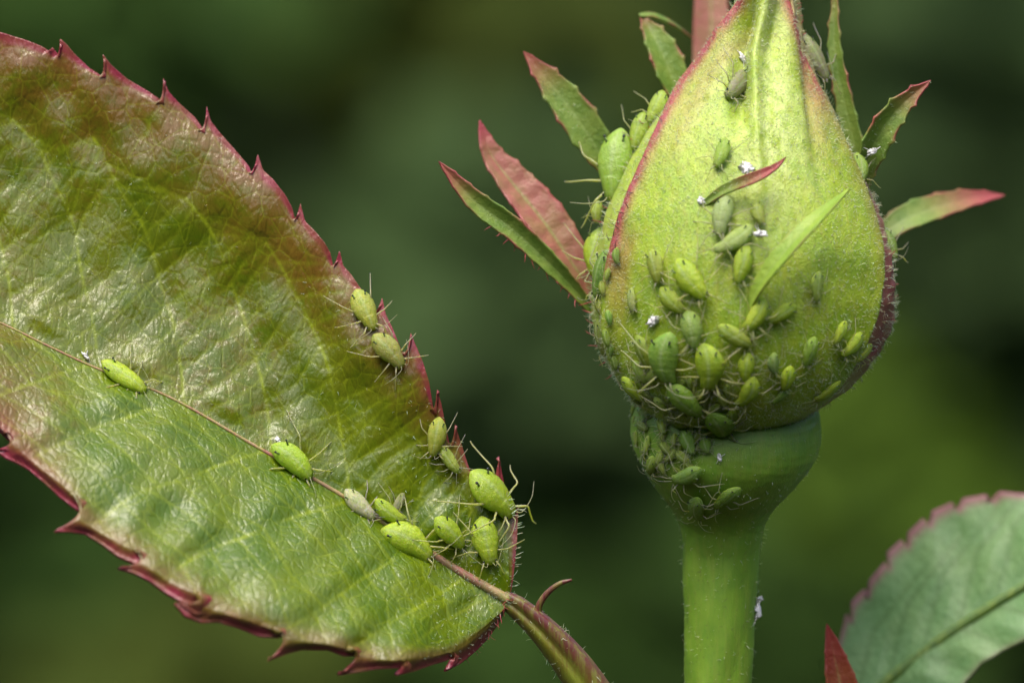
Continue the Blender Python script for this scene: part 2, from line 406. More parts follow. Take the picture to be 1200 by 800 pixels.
def f_right(PY, TH, X, q):
    return 1.8*wob(TH*60, PY*.5, 50, 18)+1.*wob(TH*60, PY, 20, 19), sm(PY, 455, 400)*sm(PY, 130, 260)*.95*sm(TH, .8, 1.25), .3*sm(PY, 280, 230)
th_l = lambda p: th_of(p, np.interp(p, yy, XL)); th_r = lambda p: th_of(p, np.interp(p, yy, XR))
front, FV, FF, FPY = sepal('sepal', th_l, th_r, 4.5, M['sepal'], 330, 190, f_front, 'broad front sepal with a red left edge')
left, LV, LF, LPY = sepal('sepal', lambda p: -2.7+0*p, lambda p: th_l(p)+.22, -1.5, M['sepal_y'], 200, 90, f_left, 'yellow-green sepal wrapped behind the front one')
right, RV, RF, RPY = sepal('sepal', lambda p: th_r(p)-.15, lambda p: 2.5+0*p, 0, M['sepal_r'], 200, 80, f_right, 'pink sepal at the back')
sepal('sepal', lambda p: 2.3+0*p, lambda p: 4.0+0*p, -4, M['sepal_y'], 60, 30, f_left)

# receptacle and stem, one profile
prof = np.array([(432, 800, 900), (446, 778, 922), (460, 756, 944), (473, 744, 956), (488, 739, 961), (508, 738, 963), (526, 742, 961), (545, 752, 951), (570, 769, 931), (590, 785, 911),
                 (610, 796, 899), (640, 801, 892), (720, 802, 885), (800, 803, 880), (900, 804, 878), (1010, 806, 878)], float)
py = np.concatenate([np.linspace(432, 640, 116), np.linspace(645, 1010, 70)])
pl = smooth1(np.interp(py, prof[:, 0], prof[:, 1]), 7); pr = smooth1(np.interp(py, prof[:, 0], prof[:, 2]), 7)
nth = 72; TH = np.linspace(-np.pi, np.pi, nth, endpoint=False)
PYg = np.repeat(py[:, None], nth, 1); A = ((pr-pl)/2)[:, None]; C = ((pl+pr)/2)[:, None]
bumpy = 1.1*wob(np.sin(TH)[None]*60, PYg*.4, 50, 31)+.4*wob(np.sin(TH)[None]*60, PYg, 14, 32)
dz = .30*A*np.cos(TH)[None]
SV = PV(C+(A+bumpy)*np.sin(TH)[None], PYg+dz, AX-(A*.97+bumpy)*np.cos(TH)[None]*U)
k = int(np.argmin(abs(py-612)))
tint = np.zeros(PYg.shape)
rec_V, rec_F = SV[:k+1].reshape(-1, 3), gridf(k+1, nth, True)[:, ::-1]
stm_V, stm_F = SV[k:].reshape(-1, 3), gridf(len(py)-k, nth, True)[:, ::-1]
rec = build('receptacle', rec_V, rec_F, M['stem'], root, BO, dict(tint=tint[:k+1]))
stm = build('stem', stm_V, stm_F, M['stem'], root, BO, dict(tint=tint[k:]))
BUDMESH += [(rec_V, rec_F), (stm_V, stm_F)]
bV, bF = merge(BUDMESH); BUD = BVHTree.FromPolygons([Vector(v) for v in bV], bF)
EYE = Vector((0, -D, 0))
def cast(bvh, px, py):
    d = (Vector(P(px, py, 0))-EYE).normalized(); h = bvh.ray_cast(EYE, d)
    if h[0] is None: return None, None
    n = h[1]
    if n.dot(d) > 0: n = -n
    return h[0], n

# fine hairs
def add_hairs(name, V, F, n, L, r, mat, parent, mask=None, tilt=.5, org=BO, flip=False, bend=.8):
    p, nn = sample(V, F, n, mask)
    if flip: nn = -nn
    d = nn+RNG.normal(size=nn.shape)*tilt
    hv, hf = hairs(p, d, RNG.uniform(*L, n)*U, RNG.uniform(*r, n)*U, bend)
    return build(name, hv, hf, mat, parent, org, kind='stuff')
low = np.interp(FPY, [-190, 200, 330, 470], [.9, .8, .7, 1.0])
add_hairs('fine_hairs', FV, FF, 12000, (1.6, 5), (.18, .36), M['hair'], front, low, .8)
add_hairs('fine_hairs', LV, LF, 2600, (4, 10), (.25, .45), M['hair'], left, None, .7)
add_hairs('fine_hairs', RV, RF, 1600, (4, 9), (.25, .45), M['hair'], right, None, .6)
add_hairs('fine_hairs', rec_V, rec_F, 700, (2, 5), (.18, .34), M['hair'], rec, None, .7)
add_hairs('fine_hairs', stm_V, stm_F, 520, (2, 7), (.16, .32), M['hair'], stm, None, .6)
# dark bristles beside the red edge and red ones low on the left
def bristles(name, pts, mat, parent, L, r, spread=.35, org=BO):
    p = np.array([q[0] for q in pts]); d = np.array([q[1] for q in pts], float)
    hv, hf = hairs(p, d+RNG.normal(size=d.shape)*spread, RNG.uniform(*L, len(p))*U, r*U, .5, 4)
    return build(name, hv, hf, mat, parent, org, kind='stuff')
pts = []
for (x, y) in [(741, 226), (736, 243), (731, 250), (725, 268), (724, 262), (719, 276), (714, 282), (776, 142), (757, 185), (721, 290), (712, 300)]:
    h, n = cast(BUD, x, y)
    if h: pts.append((np.array(h), (-.5, -.6, .75)))
bristles('dark_bristles', pts, M['darkhair'], left, (10, 17), .55)
pts = [(np.array(bud(np.array([yv]), np.array([-1.5]), -3)[0]), (-1, 0, .1)) for yv in (150, 168, 205, 245, 262, 330, 352, 366, 378, 392, 404, 420, 432)]
bristles('red_bristles', pts, M['redhair'], left, (9, 20), .8)
pts = [(np.array(bud(np.array([yv]), np.array([1.45]), -2)[0]), (1, 0, .5)) for yv in (6, 12, 20, 30, 42, 300, 333, 350, 372, 405, 430, 448)]
bristles('red_bristles', pts, M['redhair'], right, (6, 12), .6)

# leafy lobes of the sepals
def lobe(name, spine, width, mat, parent, fold=.35, normal=(0, -1, .25), red=(.25, .9), teeth=0, toothh=5, shape=(.0, .55), ns=70, nt=17, wave=0, thick=.1, org=BO, roll=0., mesh_to=None, ridge=False):
    """spine: (px,py,Y) from base to tip; width in px at the widest place; shape=(base width fraction, place of the maximum)"""
    sp = spline([P(*q) for q in spine], ns); t = np.gradient(sp, axis=0); t /= np.linalg.norm(t, axis=1)[:, None]
    n0 = np.asarray(normal, float); n0 = n0/np.linalg.norm(n0)
    sd_ = np.cross(t, n0); sd_ /= np.linalg.norm(sd_, axis=1)[:, None]; nn = np.cross(sd_, t)
    s = np.linspace(0, 1, ns); mx = shape[1]
    wv = np.where(s < mx, shape[0]+(1-shape[0])*np.sin(np.clip(s/mx, 0, 1)*np.pi/2), np.cos(np.clip((s-mx)/(1-mx), 0, 1)*np.pi/2)**.85)
    wv = wv*width*.44*U
    q = np.linspace(-1, 1, nt)
    e = np.zeros((ns, nt))
    if teeth:
        for side in (0, 1):
            ph = (s*teeth*1.5+side*.43) % 1; e += .6* (np.where(q < 0, 0, 1) == side)[None]*(np.abs(q)[None]**6)*((1-ph)**3.5)[:, None]*toothh*U*sm(wv, 0, .25*width*U)[:, None]
    off = q[None]*wv[:, None]+np.sign(q)[None]*e
    lift = fold*(.45*np.abs(off)+.75*off*off/(wv[:, None]+.15)) + wave*U*np.sin(s*teeth*6.28+1)[:, None]*np.abs(q)[None]*.5
    if ridge: lift = lift + wave*U*np.abs(np.sin(s*34))[:, None]*(np.abs(q)*(1-np.abs(q))*4)[None]*sm(wv, 0, .3*width*U)[:, None]
    V = sp[:, None]+sd_[:, None]*off[..., None]+nn[:, None]*lift[..., None]+t[:, None]*(e*1.2)[..., None]
    tint = np.clip(.15*0+.6*(np.abs(q)[None]**14)*(.5+.5*wob(s*40, s*0, 9, 3))[:, None]+sm(s, *red)[:, None], 0, 1); vein = np.broadcast_to(gau(q, .09)[None]*(1-sm(s, .7, 1))[:, None], tint.shape)
    F = gridf(ns, nt); V = V.reshape(-1, 3)
    o = build(name, V, F, mat, parent, org, dict(tint=tint, vein=vein)); solid(o, thick, 0)
    return o, V, F
A_, AV, AF = lobe('sepal_lobe', [(697, 368, 3.8), (672, 338, 3.2), (640, 305, 2.6), (600, 268, 2.2), (556, 235, 2.0), (514, 189, 1.8)], 30, M['lobe'], left, .6, (.25, -1, -.1), (.72, 1), 7, 2.5, (.35, .62))
A_['label'] = 'narrow green lobe with a red tip'
B_, BV_, BF_ = lobe('sepal_lobe', [(700, 352, 5.2), (672, 312, 5.0), (638, 262, 5.2), (600, 215, 5.6), (574, 180, 5.8), (562, 141, 6)], 62, M['lobe_pink'], left, .35, (.45, -1, .35), (.8, 1), 7, 4, (.25, .42), wave=1.6, ridge=True)
B_['label'] = 'pink wrinkled leafy lobe'
C_, CV, CF = lobe('sepal_lobe', [(722, 215, 5.4), (704, 183, 5.2), (680, 145, 5.0), (648, 102, 5), (613, 60, 5.0)], 50, M['lobe'], left, .3, (.1, -1, .3), (.6, 1.05), 4, 6, (.25, .42))
lobe('sepal_lobe', [(800, 128, 6.2), (788, 95, 6.2), (774, 60, 6.4), (758, 30, 6.8), (750, 18, 7.0)], 44, M['lobe'], left, .45, (.25, -1, .4), (.75, 1.1), 4, 5, (.35, .45))
lobe('sepal_lobe', [(750, 19, 6.9), (765, 20, 7.3), (788, 30, 8.0), (812, 45, 9)], 15, M['lobe'], left, .5, (.1, -.6, 1), (.5, 1.4), 0, 0, (.55, .35))
lobe('sepal_lobe', [(1016, 232, 4.8), (1004, 180, 4.6), (988, 110, 4.6), (978, 50, 4.8), (980, -30, 5.2)], 24, M['lobe'], right, .35, (-.3, -1, .1), (.7, 1.3), 7, 5, (.5, .3))
E_, EV, EF = lobe('sepal_lobe', [(1010, 222, 3.0), (1016, 190, 2.6), (1032, 155, 2.2), (1058, 122, 2.0), (1091, 94, 1.8)], 36, M['lobe'], right, .55, (.35, -1, .35), (.55, 1.1), 4, 6, (.3, .40))
lobe('sepal_lobe', [(1024, 282, 7.5), (1060, 258, 8.0), (1100, 243, 9), (1140, 233, 10), (1178, 229, 11)], 40, M['lobe'], right, .25, (-.1, -1, .5), (.3, .9), 4, 4, (.55, .35))
lobe('sepal_lobe', [(835, 240, 12.5), (836, 150, 13), (834, 60, 14), (833, -40, 15), (838, -160, 16)], 56, M['lobe_pink'], right, .2, (.1, -1, .1), (.5, 1.6), 0, 0, (.9, .3))
# ridge of the sepal at the right, and two lobes that stand off the front sepal
def lifted(pix, lifts):
    o = []
    for (x, y), L in zip(pix, lifts):
        h, n = cast(BUD, x, y); q = np.array(h+n*0); o.append((x, y, q[1]-L))
    return o
G_, GV, GF = lobe('sepal_lobe', lifted([(824, 240), (848, 224), (884, 209), (908, 196), (921, 184)], (-.1, .5, 1.2, 1.5, 1.8)), 17, M['lobe'], front, .5, (.2, -1, .6), (.25, .8), 0, 0, (.45, .45))
G_['label'] = 'small curved lobe with a red tip'
H_, HV, HF = lobe('sepal_lobe', lifted([(872, 372), (890, 335), (916, 300), (952, 261), (996, 221)], (-.1, .8, 1.7, 2.4, 2.9)), 30, M['lobe_lime'], front, .2, (-.5, -.8, .7), (.93, 1.8), 0, 0, (.35, .45))
add_hairs('fine_hairs', GV, GF, 60, (3, 6), (.2, .35), M['hair'], G_, None, .6)
pts = [(AV[int(i)*17+0], (-.45, -.3, -.8)) for i in np.linspace(8, 44, 12)]
bristles('red_bristles', pts, M['redhair'], A_, (6, 12), .6, .5)
for o, V_, F_ in ((C_, CV, CF), (E_, EV, EF)):
    add_hairs('fine_hairs', V_, F_, 90, (3, 6), (.2, .35), M['hair'], o, None, .6)

# ------------------------------------------------------------------ large toothed leaf
mid_px = [(-330, 262), (-220, 292), (-100, 335), (0, 378), (60, 407), (110, 430), (200, 466), (300, 523), (400, 580), (480, 632), (540, 670), (597, 703)]
up_px = [(-330, 262), (-300, 190), (-235, 120), (-150, 70), (-75, 46), (0, 38), (30, 47), (48, 54), (58, 60), (61, 55), (70, 66), (70, 45), (78, 52), (88, 64), (105, 80), (124, 92), (120, 63), (130, 76),
         (148, 92), (172, 106), (188, 117), (192, 124), (191, 91), (198, 108), (210, 121), (228, 137), (236, 148), (240, 158), (242, 124), (247, 142), (258, 156), (275, 175), (292, 195), (296, 206), (302, 180), (308, 199), (320, 210),
         (334, 228), (342, 243), (346, 260), (352, 238), (357, 259), (368, 270), (380, 284), (387, 296), (391, 314), (398, 293), (402, 311), (412, 322), (424, 340), (434, 355), (440, 371), (448, 348), (452, 368), (460, 384), (467, 402), (474, 418),
         (480, 410), (481, 389), (488, 406), (495, 422), (503, 448), (508, 480), (512, 486), (512, 456), (517, 472), (521, 492), (525, 512), (528, 524), (532, 518), (533, 496), (538, 512), (544, 530), (551, 552), (566, 572), (580, 578), (585, 560), (585, 533), (588, 552), (592, 572), (597, 592), (601, 604), (607, 590), (607, 612), (606, 632), (604, 655), (601, 680), (597, 703)]
lo_px = [(-330, 262), (-290, 330), (-210, 395), (-120, 445), (-50, 482), (0, 503), (12, 515), (25, 524), (14, 529), (-6, 527), (8, 537), (22, 543), (34, 550), (52, 565), (70, 582), (92, 598), (117, 596), (95, 606), (63, 622), (84, 623), (100, 625), (118, 636), (140, 652), (160, 660), (185, 656), (172, 665), (138, 665), (158, 671), (176, 680),
         (195, 694), (216, 706), (240, 712), (260, 705), (248, 718), (230, 721), (204, 705), (218, 722), (236, 729), (256, 728), (280, 736), (304, 745), (325, 746), (344, 740), (336, 756), (313, 775), (336, 766), (356, 761), (384, 761), (404, 768), (420, 767), (430, 762), (424, 774), (396, 791), (418, 787), (440, 783), (466, 782), (482, 779), (478, 786), (464, 792), (486, 786),
         (508, 778), (524, 773), (536, 767), (534, 776), (522, 787), (540, 777), (556, 764), (572, 748), (585, 730), (592, 716), (597, 703)]
LO = P(597, 703, 0)
leaf = thing('rose_leaf', P(848, 1000, 3), 'large glossy green rose leaf with red toothed edge and aphids along its midrib', 'leaf')
LO = P(848, 1000, 3)
midp = spline(mid_px, 600)
def mid_at(s): return np.stack([np.interp(s, np.linspace(0, 1, 600), midp[:, k]) for k in (0, 1)], -1)
chord = midp[-1]-midp[0]; chl = np.linalg.norm(chord); chd = chord/chl
# vein skeleton in photo pixels (main side veins, then the rungs between them)
def veins(side):
    main = []
    xs_ = [-300, -200, -90, 15, 115, 216, 318, 410, 480, 535, 572] if side > 0 else [-270, -180, -85, 10, 105, 210, 310, 410, 490, 548, 580]
    for i, x_ in enumerate(xs_):
        p0 = np.array([x_, np.interp(x_, midp[:, 0], midp[:, 1])])
        d0 = np.array((-.06, -1.)) if side > 0 else np.array((-.97, .24))
        d1 = np.array((-.55, -.83)) if side > 0 else np.array((-.80, .60))
        if side > 0 and x_ > 450: d0 = np.array((.25, -.97)); d1 = np.array((.1, -1.))
        if side < 0 and x_ > 450: d0 = np.array((-.85, .5))
        L = 330 if side > 0 else 300
        r = np.linspace(0, 1, 26)[:, None]
        pl_ = p0+d0*L*(r-.5*r*r)+d1*L*.5*r*r
        pl_ = pl_+np.c_[wob(r[:, 0]*100, 0*r[:, 0], 50, 40+i), wob(r[:, 0]*100, 0*r[:, 0], 50, 70+i)]*7*r
        main.append(pl_)
    rung = []
    for i in range(len(main)-1):
        if side > 0:
            for f in np.linspace(.2, .8, 3):                      # start on the midrib, climb to the next vein
                a = main[i][0]*(1-f)+main[i+1][0]*f; b = main[i+1][int(np.clip((1-f)*.36+RNG.uniform(-.03, .03), 0, 1)*25)]
                rung.append(np.array([a, (a+b)/2+RNG.normal(size=2)*4, b]))
        for r in np.linspace(.03, .95, 11 if side > 0 else 9):
            a = main[i][int(r*25)]; b = main[i+1][int(min(1, max(0, r+(.36 if side > 0 else .10)+RNG.uniform(-.04, .04)))*25)]
            rung.append(np.array([a, (a+b)/2+RNG.normal(size=2)*6, b]))
    return main, rung
def seg_dist(Q, lines):
    best = np.full(len(Q), 1e9)
    for ln in lines:
        for a, b in zip(ln[:-1], ln[1:]):
            ab = b-a; t = np.clip(((Q-a)@ab)/(ab@ab+1e-9), 0, 1); d = np.linalg.norm(Q-a-t[:, None]*ab, axis=1); best = np.minimum(best, d)
    return best
LEAFMESH = []
def half(side, outline):
    n, nt, ne = 620, 110, 14
    o = np.array(outline, float); dn = []
    for a, b in zip(o[:-1], o[1:]):
        m_ = max(2, int(np.linalg.norm(b-a)/1.5)); dn.append(a+(b-a)*np.linspace(0, 1, m_, endpoint=False)[:, None])
    E = resample(np.vstack(dn+[o[-1:]]), n)
    base = resample(np.vstack(dn+[o[-1:]]), n)
    S = np.stack([smooth1(base[:, k], 44) for k in (0, 1)], -1)
    al = S@chd; pe = S-al[:, None]*chd; al2 = np.maximum.accumulate(al+np.arange(n)*-.25)+np.arange(n)*.25; S = pe+smooth1(al2, 8)[:, None]*chd
    endw = np.minimum(sm(np.arange(n), 0, 30), sm(np.arange(n)[::-1], 0, 30))[:, None]; S = S*endw+E*(1-endw)
    Sw = np.stack([smooth1(base[:, k], 48) for k in (0, 1)], -1); s = np.concatenate([[0], np.cumsum(np.linalg.norm(np.diff(Sw, axis=0), axis=1))]); s = smooth1(s, 40); s = (s-s[0])/(s[-1]-s[0])
    # near the base the leaf fans out: let the midrib parameter run ahead there
    Mx = mid_at(s); inn = Mx-S; il = np.linalg.norm(inn, axis=1)[:, None]+1e-9
    S2 = S+inn/il*np.minimum(13, il*.3)
    q = np.linspace(0, 1, nt)
    pin = Mx[:, None]*(1-q)[None, :, None]+S2[:, None]*q[None, :, None]
    w_ = np.linspace(0, 1, ne+1)[1:]
    pout = S2[:, None]*(1-w_)[None, :, None]+E[:, None]*w_[None, :, None]
    px = np.concatenate([pin, pout], 1); NT_ = nt+ne
    Q = np.broadcast_to(np.concatenate([q*.93, .93+.07*w_])[None], (n, NT_))
    dist = np.linalg.norm(px-Mx[:, None], axis=2)*U                     # mm from the midrib, in picture plane
    fl = px.reshape(-1, 2); main, rung = veins(side)
    dm = seg_dist(fl, main).reshape(n, NT_); dr_ = seg_dist(fl, rung).reshape(n, NT_)
    edge = sm(Q, 1., .86)
    rise = sm(dist, .1, 1.2)
    if side > 0:
        Y = 3.1*(1-np.exp(-dist/5.2))*(.45+.55*sm(px[..., 0], 480, 260))
        Y = Y*sm(px[..., 1], 720, 560)*1.0
        amp = np.clip(.55+.6*wob(px[..., 0], px[..., 1], 130, 61), .05, 1.5)
        puck = -(.20*(1-gau(dm, 20))+.040*amp*(1-gau(dr_, 6)))*rise*edge
        Y = Y+puck+.10*wob(px[..., 0], px[..., 1], 60, 3)*rise + .35*wob(px[..., 0], px[..., 1], 330, 13)*sm(dist, 2, 9)
        tint = np.clip(sm(Q, .94, .985)+.22*gau(Q-.94, .05), 0, 1)
        flush = np.clip(sm(Q, .55, .95)*.9+.25, 0, 1)*sm(px[..., 1], 640, 420)
    else:
        Y = -.98*dist+.014*dist**2
        Y = Y*sm(px[..., 0], 640, 470)
        amp = np.clip(.5+.6*wob(px[..., 0], px[..., 1], 110, 62), .05, 1.5)
        puck = -(.15*(1-gau(dm, 15))+.055*amp*(1-gau(dr_, 6)))*rise*edge
        Y = Y+puck*.9+.12*wob(px[..., 0], px[..., 1], 70, 23)*rise+.5*wob(px[..., 0], px[..., 1], 260, 25)*sm(dist, 2, 8)
        Y = Y+.55*sm(Q, .93, 1.0)                                        # the rim rolls under
        tint = np.clip(sm(Q, .93, .99)*1.0+.35*sm(Q, .8, .96), 0, 1)
        flush = sm(px[..., 0], 130, -60)*.9+.25*sm(Q, .7, .95)
    if side < 0: tint = tint+.45*sm(px[..., 0], 120, -60)*sm(Q, .25, .9)
    tint = np.clip(tint*(.8+.2*wob(px[..., 0], px[..., 1], 40, 5)), 0, 1)
    vein = np.clip(gau(dm, 1.9)*.9*(.6+.4*wob(px[..., 0], px[..., 1], 50, 77))+gau(dr_, 1.6)*.45, 0, 1)*edge
    V = PV(px[..., 0], px[..., 1], Y).reshape(-1, 3); F = gridf(n, NT_)
    if side > 0: F = F[:, ::-1]
    o_ = build('blade_half', V, F, M['blade'], leaf, LO, dict(tint=tint, vein=vein, flush=flush)); solid(o_, .16, -1)
    LEAFMESH.append((V, F.tolist())); return o_, V, F, Q.ravel(), px.reshape(-1, 2)
bu, UV_, UF, UQ, Upx = half(1, up_px); bu['label'] = 'upper half of the blade, olive with white glossy streaks'
bl, WV_, WF, WQ, Wpx = half(-1, lo_px); bl['label'] = 'lower half of the blade, pale with sky sheen'
lV, lF = merge(LEAFMESH); LEAF = BVHTree.FromPolygons([Vector(v) for v in lV], lF)
mp_ = midp[60:]; nmp = 220
mpp = resample(mp_, nmp); V, F = tube(PV(mpp[:, 0], mpp[:, 1], -.01), np.interp(np.linspace(0, 1, nmp), [0, .5, .8, 1], [.045, .075, .13, .28]), 10)
rib = build('midrib', V, F, M['midrib'], leaf, LO, dict(tint=np.clip(.55+.4*wob(V[:, 0]*20, V[:, 2]*20, 60, 4), 0, 1)))
F4 = gridf(nmp, 10, True)
add_hairs('fine_hairs', V, F4, 220, (2, 5), (.2, .35), M['hair'], rib, sm(V[:, 0], -6, 0), .8, LO)
add_hairs('fine_hairs', UV_, UF, 420, (2, 6), (.2, .36), M['hair'], bu, (sm(Upx[:, 0], 430, 600)*sm(Upx[:, 1], 380, 520))+.03, .8, LO)
add_hairs('fine_hairs', WV_, WF, 200, (2, 5), (.2, .34), M['hair'], bl, sm(Wpx[:, 0], 470, 590), .8, LO)
# hairs that fringe the edge near the leaf base
pts = []
for i in range(len(up_px)-9, len(up_px)-1):
    for k_ in range(4):
        f = RNG.random(); a = np.array(up_px[i])*(1-f)+np.array(up_px[i+1])*f; pts.append((P(a[0], a[1], .2), (1, -.2, .35)))
bristles('edge_hairs', pts, M['hair'], bu, (5, 12), .45, .45, LO)
pts = []
for i in range(len(lo_px)-6, len(lo_px)-1):
    for k_ in range(4):
        f = RNG.random(); a = np.array(lo_px[i])*(1-f)+np.array(lo_px[i+1])*f; pts.append((P(a[0]-3, a[1]-2, -.4), (.5, -.2, -.9)))
bristles('edge_hairs', pts, M['redhair'], bl, (6, 13), .45, .5, LO)
# petiole with a groove, and its curved spine
pet = spline([P(588, 698, .25), P(612, 716, .3), P(640, 742, .4), P(672, 780, .7), P(712, 840, 1.2), P(775, 930, 2.2), P(835, 1000, 3.2)], 120)
sN = np.linspace(0, 1, 120); rad = np.interp(sN, [0, .05, .15, .3, .5, 1], [.42, .6, .76, 1.0, 1.2, 1.4])
t_, a_, b_ = frames(pet); nn_ = 40; th = np.linspace(0, 6.2832, nn_, endpoint=False)
wv = 1+.0*th; gro = gau(((th-.25+np.pi) % 6.2832)-np.pi, .22)
ridge_ = gau(((th+.55+np.pi) % 6.2832)-np.pi, .35)*.18
rr_ = rad[:, None]*(1-.30*gro[None]*sm(sN, .5, .12)[:, None]+ridge_[None])
V = pet[:, None]+rr_[..., None]*(np.cos(th)[None, :, None]*a_[:, None]+np.sin(th)[None, :, None]*b_[:, None])
upz = (V-pet[:, None])@np.array([.62, -.1, .78])/rad[:, None]
tint = np.clip(sm(upz, -.1, .4)*.8*sm(sN, .6, .15)[:, None]+.45*sm(upz, .2, .9), 0, 1)
F = gridf(120, nn_, True); V = V.reshape(-1, 3)
petiole = build('petiole', V, np.array(F)[:, ::-1], M['petiole'], leaf, LO, dict(tint=tint))
add_hairs('fine_hairs', V, F, 320, (3, 9), (.2, .36), M['hair'], petiole, None, .8, LO)
sp_ = spline([P(634, 728, .3), P(631, 712, .1), P(640, 696, 0), P(655, 684, -.1), P(670, 679, -.2)], 30)
V, F = tube(sp_, np.interp(np.linspace(0, 1, 30), [0, .15, .85, 1], [.42, .2, .13, .07]), 10)
build('spine', V, F, M['petiole'], leaf, LO, dict(tint=np.ones(len(V))))

# ------------------------------------------------------------------ pale leaf at the lower right, out of focus, and a red leaf tip
def second_leaf():
    o0 = P(985, 1010, 13)
    t = thing('rose_leaf', o0, 'pale blurred rose leaf with pinkish toothed edge below the bud', 'leaf')
    mid = spline([(960, 862), (1010, 822), (1060, 782), (1120, 737), (1200, 687), (1290, 640), (1400, 600)], 160)
    up = [(960, 862), (966, 830), (976, 780), (986, 742), (992, 722), (996, 726), (1000, 706), (1012, 692), (1015, 697), (1020, 680), (1036, 660), (1040, 663), (1042, 648), (1056, 634), (1061, 637), (1066, 624), (1082, 609), (1087, 612), (1094, 600), (1115, 590), (1120, 594), (1130, 585), (1155, 580), (1160, 584), (1172, 577), (1200, 578), (1260, 580), (1320, 588), (1400, 600)]
    lo = [(960, 862), (1000, 868), (1060, 856), (1100, 838), (1122, 815), (1132, 798), (1150, 778), (1175, 762), (1200, 750), (1260, 722), (1320, 680), (1400, 600)]
    for side, ol in ((1, up), (-1, lo)):
        n, nt = 220, 50; E = resample(np.array(ol, float), n); S = np.stack([smooth1(E[:, k], 14) for k in (0, 1)], -1); E = S+(E-S)*2.0
        s = np.linspace(0, 1, n); ch = mid[-1]-mid[0]; pr_ = np.maximum.accumulate(np.clip((S-mid[0])@ch/(ch@ch), 0, 1)); pr_ = (pr_-pr_[0])/(pr_[-1]-pr_[0])
        Mx = np.stack([np.interp(pr_, np.linspace(0, 1, 160), mid[:, k]) for k in (0, 1)], -1)
        q = np.linspace(0, 1, nt)[None, :, None]
        inn = S+(Mx-S)*.05
        pxx = Mx[:, None]*(1-q)+(inn[:, None]*(1-q**8)+E[:, None]*q**8)*q
        dist = np.linalg.norm(pxx-Mx[:, None], axis=2)*U
        vn = []
        for k_ in np.linspace(.1, .9, 9):
            p0 = np.array([np.interp(k_, np.linspace(0, 1, 160), mid[:, j]) for j in (0, 1)])
            d0 = np.array((.25, -1.)) if side > 0 else np.array((1., .35)); vn.append(np.array([p0, p0+d0*90, p0+d0*170+np.array((45, 0))]))
        dv = seg_dist(pxx.reshape(-1, 2), vn).reshape(n, nt)
        Y = 12+(.55*dist if side > 0 else -.6*dist)-.16*(1-gau(dv, 16))*sm(dist, .1, 1)+.12*wob(pxx[..., 0], pxx[..., 1], 90, 44)
        Q = np.broadcast_to(q[..., 0], (n, nt))
        V = PV(pxx[..., 0], pxx[..., 1], Y).reshape(-1, 3); F = gridf(n, nt)
        if side > 0: F = F[:, ::-1]
        b = build('blade_half', V, F, M['blade2'], t, o0, dict(tint=sm(Q, .9, 1.)*.85 if side > 0 else .2*sm(Q, .9, 1), vein=gau(dv, 3)*.8, flush=sm(Q, .8, 1)*.3)); solid(b, .16, -1)
    m2 = resample(mid, 90); V, F = tube(PV(m2[:, 0], m2[:, 1], 12.1), np.linspace(.4, .15, 90), 10)
    build('midrib', V, F, M['darkrib'], t, o0, dict(tint=np.zeros(len(V))))
    pp = spline([P(966, 858, 12), P(955, 880, 12), P(960, 930, 12.3), P(985, 1010, 13)], 40); V, F = tube(pp, np.linspace(.55, .8, 40), 12)
    build('petiole', V, F, M['stem'], t, o0, dict(tint=np.full(len(V), .4)))
second_leaf()
o0 = P(1000, 900, 5)
rt = thing('red_leaf', o0, 'pointed red young leaf tip beside the pale leaf', 'leaf')
lobe('blade', [(1002, 900, 5), (994, 850, 5), (982, 790, 5), (969, 730, 5)], 52, M['redleaf'], rt, .4, (.2, -1, .1), (.3, 1), 5, 2, (.7, .3), org=o0)

